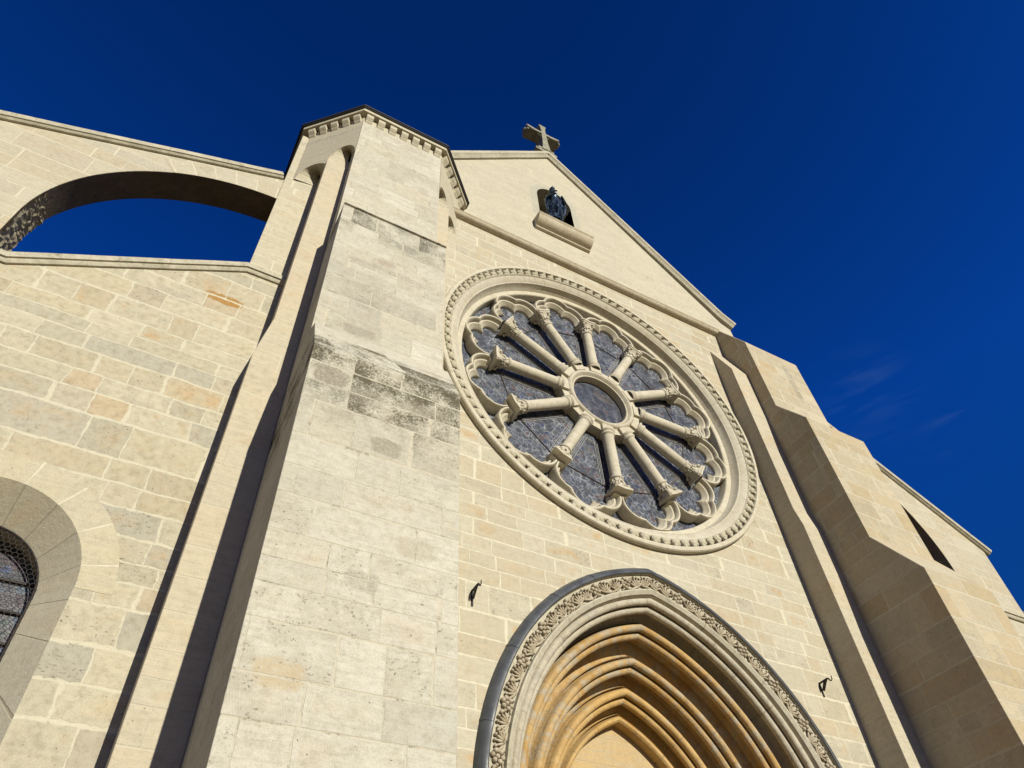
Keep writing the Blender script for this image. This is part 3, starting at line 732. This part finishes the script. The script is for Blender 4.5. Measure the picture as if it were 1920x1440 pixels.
# ------------------------------------------------------------ left buttress and turret
XL, XR_ = .70, 2.43
def pier_profile(y1, y2, y3, zw1, zw1t, zw2, zw2t, top, ledge=False):
    P = [(.3, 0), (y1, 0), (y1, zw1-.10), (y1-.012, zw1-.06), (y1-.012, zw1)]
    if ledge:
        P += [(y1+.05, zw1+.12), (y1+.16, zw1+.36), (y1+.36, zw1t-.12), (y2, zw1t+.02)]
        P += [(y2+.02, zw2), (y2-.015, zw2+.012), (y2-.015, zw2+.03), (y3, zw2+.05)]
    else:
        P += [(y2, zw1t), (y2, zw2), (y3, zw2t)]
    P += top
    return P
mb = MB()
mb.prism(pier_profile(-1.955, -1.395, -.95, 7.75, 8.68, 11.88, 0, [(-.95, 16.17), (.3, 16.17)], True), XL, XR_, 'x')
pl = mb.build('buttress', M['pier'], church, None, .012)
tag(pl, 'tall pale buttress stepped twice, grey-stained under its ledges', None)
# flanking steps (front y=-.6)
YB = -.60
mb = MB()
mb.prism([(.19, 0), (XL, 0), (XL, 14.9), (.345, 14.9), (.30, 14.6), (.30, 9.62), (.215, 9.0), (.19, 8.78)], YB, .3, 'y')
mb.build('side_pilaster', M['step'], pl, None, .01)
mb = MB()
mb.prism([(XR_, 0), (2.80, 0), (2.80, 14.9), (XR_, 14.9)], YB, .3, 'y')
mb.build('side_pilaster', M['step'], pl, None, .01)
# turret upper stage: wall A and octagon head
mb = MB()
mb.box(-.27, .32, -.10, 1.2, 11.15, 16.17)
mb.build('turret_wall', M['turret'], pl, None, .008)
PF = [(XL, -.95), (-.17, -.07)]; PFR = [(XR_, -.95), (3.31, -.07)]
def squinch(mb, corners, zt):
    """chamfer face with round-arched openings over the re-entrant nooks"""
    for (a, b, c, zs, hh) in corners:   # a front corner, b next front corner, c nook corner
        nn = 14; front = []; 
        for i in range(nn+1):
            t = i/nn; x = a[0]+(b[0]-a[0])*t; y = a[1]+(b[1]-a[1])*t
            front.append((x, y, zs+hh*sqrt(max(0, 1-(2*t-1)**2))))
        mb.grid([[p, (p[0], p[1], zt)] for p in front])
        mb.grid([[p, (p[0]*.12+c[0]*.88, p[1]*.12+c[1]*.88, max(p[2], zs)+.10)] for p in front])
mb = MB()
A_ = (-.17, -.07)
squinch(mb, [((XL-.004, -.946), (.352, -.598), (XL, YB), 14.72, .40), ((.352, -.598), (-.115, -.131), (.30, -.10), 14.28, .40), ((-.115, -.131), A_, (-.1, -.05), 14.28, .001)], 16.17)
mb.grid([[(A_[0], A_[1], 14.28), (A_[0], A_[1], 16.17)], [(A_[0]-.11, .05, 14.28), (A_[0]-.11, .05, 16.17)], [(A_[0]-.11, 1.2, 14.3), (A_[0]-.11, 1.2, 16.17)]])
mb.build('turret_head', M['turret'], pl)
mb = MB()
squinch(mb, [((XR_+.004, -.946), (2.778, -.598), (XR_, YB), 14.72, .40), ((2.778, -.598), (3.136, -.240), (2.79, -.24), 14.40, .42), ((3.136, -.24), (3.30, -.076), (3.2, -.1), 14.40, .001)], 16.17)
mb.grid([[(3.30, -.076, 14.7), (3.30, -.076, 16.17)], [(3.31, .1, 14.7), (3.31, .1, 16.17)], [(3.31, 1.2, 14.7), (3.31, 1.2, 16.17)]])
mb.build('turret_head', M['turret'], pl)
# dentil cornice
def octo(o):   # plan outline offset by o
    k = o*math.tan(radians(22.5))
    return [(XL-k, -.95-o), (XR_+k, -.95-o), (3.31+o, -.07-k), (3.31+o, 1.2+o), (-.28-o, 1.2+o), (-.28-o, .04-k), ]
def octo2(o):
    k = o*math.tan(radians(22.5))
    return [(XL-k, -.95-o), (XR_+k, -.95-o), (3.31+o, -.07-k), (3.31+o, 1.2), (-.18-o, 1.2), (-.18-o, -.07-k)]
mb = MB()
zc = 16.17
mb.prism(octo2(.0), zc, zc+.20, 'z')
mb.prism(octo2(.13), zc+.20, zc+.30, 'z')
def dentils(a, b, n, o):
    a = Vector((a[0], a[1], 0)); b = Vector((b[0], b[1], 0)); d = (b-a); L = d.length; d.normalize(); nn_ = Vector((d.y, -d.x, 0))
    per = L/n; w = per*.58
    for i in range(n):
        s0 = per*(i+.5)-w/2; s1 = s0+w
        P0, P1 = a+d*s0, a+d*s1
        v = []
        for P in (P0, P1):
            v += [(P.x, P.y, zc-.04), (P.x+nn_.x*o*.45, P.y+nn_.y*o*.45, zc+.015), (P.x+nn_.x*o, P.y+nn_.y*o, zc+.08), (P.x+nn_.x*o, P.y+nn_.y*o, zc+.20), (P.x-nn_.x*.02, P.y-nn_.y*.02, zc+.20), (P.x-nn_.x*.02, P.y-nn_.y*.02, zc-.04)]
        mb.add(v, [(0, 1, 2, 3, 4, 5), (11, 10, 9, 8, 7, 6)]+[(i_, (i_+1) % 6, (i_+1) % 6+6, i_+6) for i_ in range(6)])
dentils((XL-.02, -.95), (XR_+.02, -.95), 7, .095)
dentils((-.18, -.07), (XL, -.95), 5, .095)
dentils((XR_, -.95), (3.31, -.07), 5, .095)
dentils((-.18, 1.2), (-.18, -.07), 5, .095)
co = mb.build('turret_cornice', M['turret'], pl, None, .006)
mb = MB()
mb.prism(octo2(.165), zc+.302, zc+.325, 'z')
mb.prism(octo2(.185), zc+.325, zc+.36, 'z')
o1 = octo2(.18); cx_, cy_ = 1.56, .5
mb.add([(x, y, zc+.36) for x, y in o1]+[(cx_, cy_, zc+1.0)], [(i, (i+1) % 6, 6) for i in range(6)])
mb.build('turret_roof', M['roof'], pl)

# ------------------------------------------------------------ right buttress
X0, X1 = 10.19, 11.79
mb = MB()
mb.prism([(.3, 0), (-2.01, 0), (-2.01, 7.63), (-1.445, 8.58), (-1.405, 11.46), (-.923, 12.26), (-.896, 14.43), (-.534, 15.15), (-.324, 15.57), (0, 16.1), (.3, 16.1)], X0, X1, 'x')
pr = mb.build('buttress', M['pier_r'], church, None, .012)
tag(pr, 'right-hand buttress with three sloping set-offs, its side in shade', None)
mb = MB()
mb.prism([(.02, 0), (-.69, 0), (-.69, 9.2), (-.63, 9.6), (-.60, 13.55), (-.24, 14.56), (.02, 14.9)], 9.73, X0+.1, 'x')
mb.build('side_pilaster', M['step'], pr, None, .008)
mb = MB()
mb.prism([(.02, 0), (-.5, 0), (-.5, 9.4), (-.38, 11.4), (.02, 12.4)], X1-.1, 11.95, 'x')
mb.build('side_pilaster', M['step'], pr, None, .008)

# ------------------------------------------------------------ flying buttress walls
YF, YK = -.10, .43
mb = MB()
ar = arc(-.17, 10.46, 2.95, 180, 92, 28)
upper = [(-.24, 14.20), (-4.9, 12.10)]
poly = [(-.272, ar[-1][1])]+ar[::-1][1:]+[(-3.12, 9.4), (-4.9, 9.4)]+upper[::-1]+[]
poly = [(-.272, 14.14), (-.272, 13.41)]+[p for p in ar[::-1] if p[0] < -.28]+[(-3.12, 9.4), (-4.9, 9.4), (-4.9, 12.05)]
mb.prism(poly, YF, YK, 'y')
fl = mb.build('flying_buttress', M['fly'], church, None, .008)
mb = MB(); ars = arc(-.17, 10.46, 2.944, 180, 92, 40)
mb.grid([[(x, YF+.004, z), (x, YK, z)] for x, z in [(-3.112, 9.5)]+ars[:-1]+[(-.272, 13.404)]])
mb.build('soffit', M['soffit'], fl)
mb = MB(); rn_ = random.Random(8); ars2 = [p for p in arc(-.17, 10.46, 2.93, 180, 167, 22)]; rows = []
for (x, z) in [(-3.10, 9.45+.055*i) for i in range(18)]+ars2:
    rows.append([(x+rn_.uniform(-.0, .035), YF+.008+(YK-YF-.01)*k/10, z+rn_.uniform(-.012, .012)) for k in range(11)])
mb.grid(rows); mb.build('rubble_core', M['rubble'], fl)
tag(fl, 'left flying buttress with blue sky showing through its quadrant arch', None)
mb = MB()
a1 = arc(-.17, 10.46, 2.95, 125, 92.2, 20); a2 = arc(-.17, 10.46, 3.32, 125, 91.8, 20)
ring_strip(mb, a1, a2, YF-.003); mb.build('voussoirs', M['fly_v'], fl)
mb = MB()
coping(mb, subdiv([(-4.9, 12.04), (-.30, 14.14)], .55, .006), [(-.02, YK+.06), (-.02, YF-.04), (.01, YF-.065), (.015, YF-.085), (.105, YF-.09), (.12, YF-.075), (.135, YK+.1)])
mb.build('coping', M['coping'], fl, 35)
mb = MB()
mb.prism([(-9, 0), (.32, 0), (.32, 11.05), (-.26, 11.05), (-2.80, 9.43), (-9, 9.43)], YF-.02, .5, 'y',
         [([(-1.53-.95, 2.2)]+arc(-1.53, 5.5, .95, 180, 0, 32)+[(-.58, 2.2)])[::-1]])
aw = mb.build('aisle_wall', M['aisle'], church, None, 0)
mb = MB()
coping(mb, subdiv([(-9, 9.41), (-2.80, 9.41), (-.26, 11.03), (.31, 11.03)], .5, .005), [(-.02, .4), (-.02, YF-.05), (.01, YF-.07), (.035, YF-.075), (.04, YF-.10), (.125, YF-.105), (.14, YF-.09), (.155, .5)])
mb.build('coping', M['coping'], aw, 35)
# right side
mb = MB()
arr = arc(12.30, 9.95, 2.95, 0, 75, 24)
poly = [(15.25, 8.6)]+arr+[(12.5, 12.6), (11.3, 13.3), (11.3, 14.8), (17.1, 11.22), (17.1, 8.6)]
mb.prism(poly, YF, YK, 'y')
fr = mb.build('flying_buttress', M['fly'], church, None, .008)
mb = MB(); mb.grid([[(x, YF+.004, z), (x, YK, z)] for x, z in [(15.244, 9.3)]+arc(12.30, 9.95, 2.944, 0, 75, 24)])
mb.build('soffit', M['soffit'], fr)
tag(fr, 'right flying buttress, its opening a dark sliver beside the buttress', None)
mb = MB()
coping(mb, subdiv([(11.4, 14.73), (17.22, 11.16)], .55, .006), [(0, YK+.06), (0, YF-.04), (.03, YF-.07), (.035, YF-.09), (.115, YF-.10), (.13, YF-.08), (.145, YK+.1)])
mb.build('coping', M['coping'], fr, 35)
mb = MB()
mb.prism([(11.5, 0), (17.9, 0), (17.9, 9.15), (17.10, 9.65), (17.1, 9.3), (15.3, 9.3), (12.6, 11.0), (11.5, 11.0)], YF-.02, .5, 'y')
awr = mb.build('aisle_wall', M['fly'], church, None, .008)
mb = MB()
coping(mb, subdiv([(12.6, 10.97), (15.3, 9.27), (17.9, 9.27)], .5, .005), [(0, .4), (0, YF-.06), (.03, YF-.085), (.06, YF-.09), (.065, YF-.12), (.155, YF-.13), (.18, YF-.11), (.20, .5)])
mb.build('coping', M['coping'], awr, 35)

# ------------------------------------------------------------ aisle window
WX, WZ, YW = -1.53, 5.5, YF-.02
def warch(r, z_lo=2.2, n=32): return [(WX-r, z_lo)]+arc(WX, WZ, r, 180, 0, n)+[(WX+r, z_lo)]
mb = MB()
mb.grid([[(a[0], YW, a[1]), (b[0], .20, b[1]), (b[0], .44, b[1])] for a, b in zip(warch(.95), warch(.645, 2.5))])
mb.add([(WX-.95, YW, 2.2), (WX+.95, YW, 2.2), (WX+.645, .2, 2.5), (WX-.645, .2, 2.5)], [(0, 1, 2, 3)])
win = mb.build('window', M['win_s'], church, 40)
tag(win, 'round-headed aisle window behind a wire guard', None)
mb = MB(); ring_strip(mb, arc(WX, WZ, .952, 0, 180, 40), arc(WX, WZ, 1.27, 0, 180, 40), YW-.003); mb.build('voussoirs', M['win_v'], win)
mb = MB(); mb.prism(warch(.645, 2.5), .42, .44, 'y'); mb.build('pane', M['glass_w'], win)
mb = MB()
for k in range(12):
    zz = 6.02-k*.30; hw = .64 if zz < WZ else sqrt(max(.01, .64**2-(zz-WZ)**2)); bar(mb, (WX-hw, zz), (WX+hw, zz), .022, .385, .42)
mb.build('saddle_bars', M['wire'], win)
mb = MB()
fp = warch(.632, 2.52, 32)
mb.tube([(x, .19, z) for x, z in fp], .011, 8)
mb.build('guard_frame', M['iron'], win, 40)
mb = MB(); cs = .030
def inside(x, z): return (abs(x-WX) < .63 and 3.2 < z <= WZ) or (z > WZ and hypot(x-WX, z-WZ) < .63)
jj = 0; zz = 3.2
dx = cs*sqrt(3); dzz = cs*1.5; r_ = 0
while zz < 6.2:
    xx = WX-.65+(dx/2 if r_ % 2 else 0)
    while xx < WX+.65:
        if inside(xx, zz):
            for (ex, ez) in ((0, cs), (-dx/2, -cs/2), (dx/2, -cs/2)):
                bar(mb, (xx, zz), (xx+ex, zz+ez), .0035, .188, .1915)
        xx += dx
    # second vertex type is reached by the first one's edges
    zz += dzz; r_ += 1
mb.build('wire_mesh', M['wire'], win)

# ------------------------------------------------------------ cross on the gable
cr_ = thing('stone_cross', 'small stone cross with splayed arms standing on the gable peak', 'cross', (6.10, -.02, 22.0))
mb = MB(); cz = 23.35; cxx = 6.08; y0, y1 = -.16, .22
def flare(p0, p1, w0, w1, n=8):
    """arm from p0 to p1 widening from w0 to w1 at the tip with a concave edge"""
    d = Vector((p1[0]-p0[0], 0, p1[1]-p0[1])); L = d.length; d.normalize(); nn_ = Vector((-d.z, 0, d.x)); a = Vector((p0[0], 0, p0[1]))
    lft = []; rgt = []
    for i in range(n+1):
        t = i/n; w = w0+(w1-w0)*t**2.6
        q = a+d*L*t; lft.append((q.x+nn_.x*w, q.z+nn_.z*w)); rgt.append((q.x-nn_.x*w, q.z-nn_.z*w))
    mb.prism(lft+rgt[::-1], y0, y1, 'y')
flare((cxx, cz-.06), (cxx, cz-1.2), .085, .15); flare((cxx, cz+.06), (cxx, cz+.60), .075, .13)
y0, y1 = -.158, .218
flare((cxx-.05, cz), (cxx-.56, cz), .055, .12); flare((cxx+.05, cz), (cxx+.56, cz), .055, .12)
mb.box(cxx-.09, cxx+.09, -.165, .225, cz-.09, cz+.09)
mb.box(cxx-.36, cxx+.36, -.13, .3, 22.0, 22.14); mb.box(cxx-.27, cxx+.27, -.14, .27, 22.14, 22.24)
for (a, b) in ((-.59, 0), (.59, 0), (0, .65)):
    mb.blob((cxx+a, .03, cz+b), (.06, .1, .06), seg=10, rings=6)
for sx in (-1, 1):
    for sz in (-1, 1): mb.blob((cxx+sx*.555, -.1, cz+sz*.13), (.045, .05, .045)); 
lathe_y(mb, cxx, cz, [(.195, -.10), (.21, -.12), (.22, -.10), (.22, .15), (.195, .16)], 32)
mb.build('cross_body', M['cross'], cr_, 30, .008)

# ------------------------------------------------------------ statue
st = thing('statue', 'dark bronze robed and crowned statue standing in the gable niche', 'statue', (5.86, -.12, 17.56))
st.scale = (.92, 1.0, .78)
SXc, SYc = 5.86, -.12
LEAN = lambda z: .085*(z-17.6)
mb = MB(); rows = []; nseg = 56
body = [(17.60, .22, .20), (17.75, .215, .195), (18.1, .22, .19), (18.45, .23, .19), (18.7, .27, .21), (18.85, .25, .20), (19.0, .23, .18), (19.12, .24, .17), (19.22, .22, .15), (19.30, .14, .11), (19.36, .065, .065), (19.42, .06, .065),
        (19.46, .085, .095), (19.54, .10, .115), (19.62, .095, .11), (19.68, .06, .07), (19.70, .01, .01)]
for z, rx, ry in body:
    rw = []
    fold = max(0, min(1, (19.15-z)/.5))
    for k in range(nseg+1):
        t = 2*pi*k/nseg
        f = 1+fold*(.07*sin(9*t+2.2*(z-17.6)+.8*sin(3*t))+.035*sin(17*t-3*(z-17.6)))
        lean = LEAN(z)
        rw.append((SXc+lean+rx*f*cos(t), SYc+ry*f*sin(t), z))
    rows.append(rw)
mb.grid(rows)
sb = mb.build('robe_and_body', M['bronze'], st, 60)
def lean_all(mb): mb.v = [(x+LEAN(z), y, z) for x, y, z in mb.v]
mb = MB()
# mantle falling in a fan from the hips, cloak edges
for k in range(9):
    t = radians(200+k*16); mb.tube([(SXc+.20*cos(t), SYc+.16*sin(t), 18.85-.02*k), (SXc+.235*cos(t), SYc+.205*sin(t), 18.45-.03*k), (SXc+.235*cos(t), SYc+.21*sin(t), 18.0-.03*k)], [.022, .028, .014], 6)
lean_all(mb); mb.build('cloak', M['bronze'], st, 60)
for sx, ln in ((-1, 18.15), (1, 18.2)):
    mb = MB(); mb.tube([(SXc+sx*.12, SYc-.1, 19.45), (SXc+sx*.24, SYc-.06, 19.2), (SXc+sx*.29, SYc-.07, 18.85), (SXc+sx*.29, SYc-.08, 18.5), (SXc+sx*.24, SYc-.08, ln)], [.03, .06, .07, .05, .02], 8)
    lean_all(mb); mb.build('cloak', M['bronze'], st, 60)
# arms, child and crown
mb = MB()
mb.tube([(SXc+.2, SYc-.06, 19.2), (SXc+.25, SYc-.16, 18.98), (SXc+.10, SYc-.27, 18.95)], [.06, .055, .035], 8)
mb.blob((SXc+.07, SYc-.29, 18.96), (.04, .03, .025)); lean_all(mb); mb.build('arm', M['bronze'], st, 60)
mb = MB()
mb.tube([(SXc-.2, SYc-.06, 19.2), (SXc-.28, SYc-.18, 18.95), (SXc-.20, SYc-.30, 18.90)], [.065, .06, .035], 8)
mb.blob((SXc-.17, SYc-.31, 18.91), (.04, .03, .025)); lean_all(mb); mb.build('arm', M['bronze'], st, 60)
mb = MB(); q = SXc-.06
mb.blob((q-.17, SYc-.24, 19.13), (.095, .09, .15), seg=12, rings=8); mb.blob((q-.16, SYc-.26, 19.34), (.066, .07, .078), seg=12, rings=8)
mb.tube([(q-.13, SYc-.27, 19.2), (q-.08, SYc-.32, 19.14), (q-.05, SYc-.33, 19.12)], [.03, .024, .016], 7)
mb.tube([(q-.21, SYc-.27, 19.2), (q-.26, SYc-.29, 19.12), (q-.27, SYc-.33, 19.08)], [.03, .024, .016], 7)
mb.tube([(q-.17, SYc-.27, 19.02), (q-.2, SYc-.38, 18.95), (q-.2, SYc-.38, 18.78)], [.04, .033, .02], 7)
lean_all(mb); mb.build('child', M['bronze'], st, 60)
mb = MB()
rows = [[(SXc+.085*cos(2*pi*k/24)*s, SYc+.09*sin(2*pi*k/24)*s, z+(.012 if (k % 3 == 0 and z > 19.7) else 0)) for k in range(25)] for s, z in ((1, 19.60), (1.05, 19.64), (1.0, 19.66), (1.1, 19.72))]
mb.grid(rows); lean_all(mb); mb.build('crown', M['bronze'], st, 30)
mb = MB(); mb.box(SXc-.25, SXc+.27, SYc-.10, SYc+.24, 17.56, 17.62); mb.build('plinth', M['bronze'], st)

# ------------------------------------------------------------ iron brackets
def bracket(x, z, label, s=1.0):
    b = thing('iron_bracket', label, 'bracket', (x, YW_, z), 'iron brackets beside the doorway arch')
    Y = YW_
    mb = MB(); mb.box(x-.012, x+.012, Y-.014, Y, z-.20, z+.012); mb.build('wall_strap', M['iron'], b)
    mb = MB()
    A = [(-.01, .0), (-.10, .004), (-.165, .006), (-.185, -.004), (-.20, -.035), (-.222, -.05), (-.243, -.035), (-.248, .012)]
    mb.tube([(x, Y+y, z+q) for y, q in A], [.014, .014, .013, .012, .010, .009, .008, .006], 8); mb.build('arm', M['iron'], b, 60)
    mb = MB()
    mb.prism([(Y-.17, z+.006), (Y-.09, z-.004), (Y-.02, z-.105), (Y-.045, z-.13), (Y-.12, z-.045)], x-.008, x+.008, 'x'); mb.build('brace', M['iron'], b)
    return b
bracket(3.43, 6.45, 'small black iron bracket on the wall left of the doorway arch')
bracket(9.14, 6.41, 'small black iron bracket on the wall right of the doorway arch, beside the buttress')
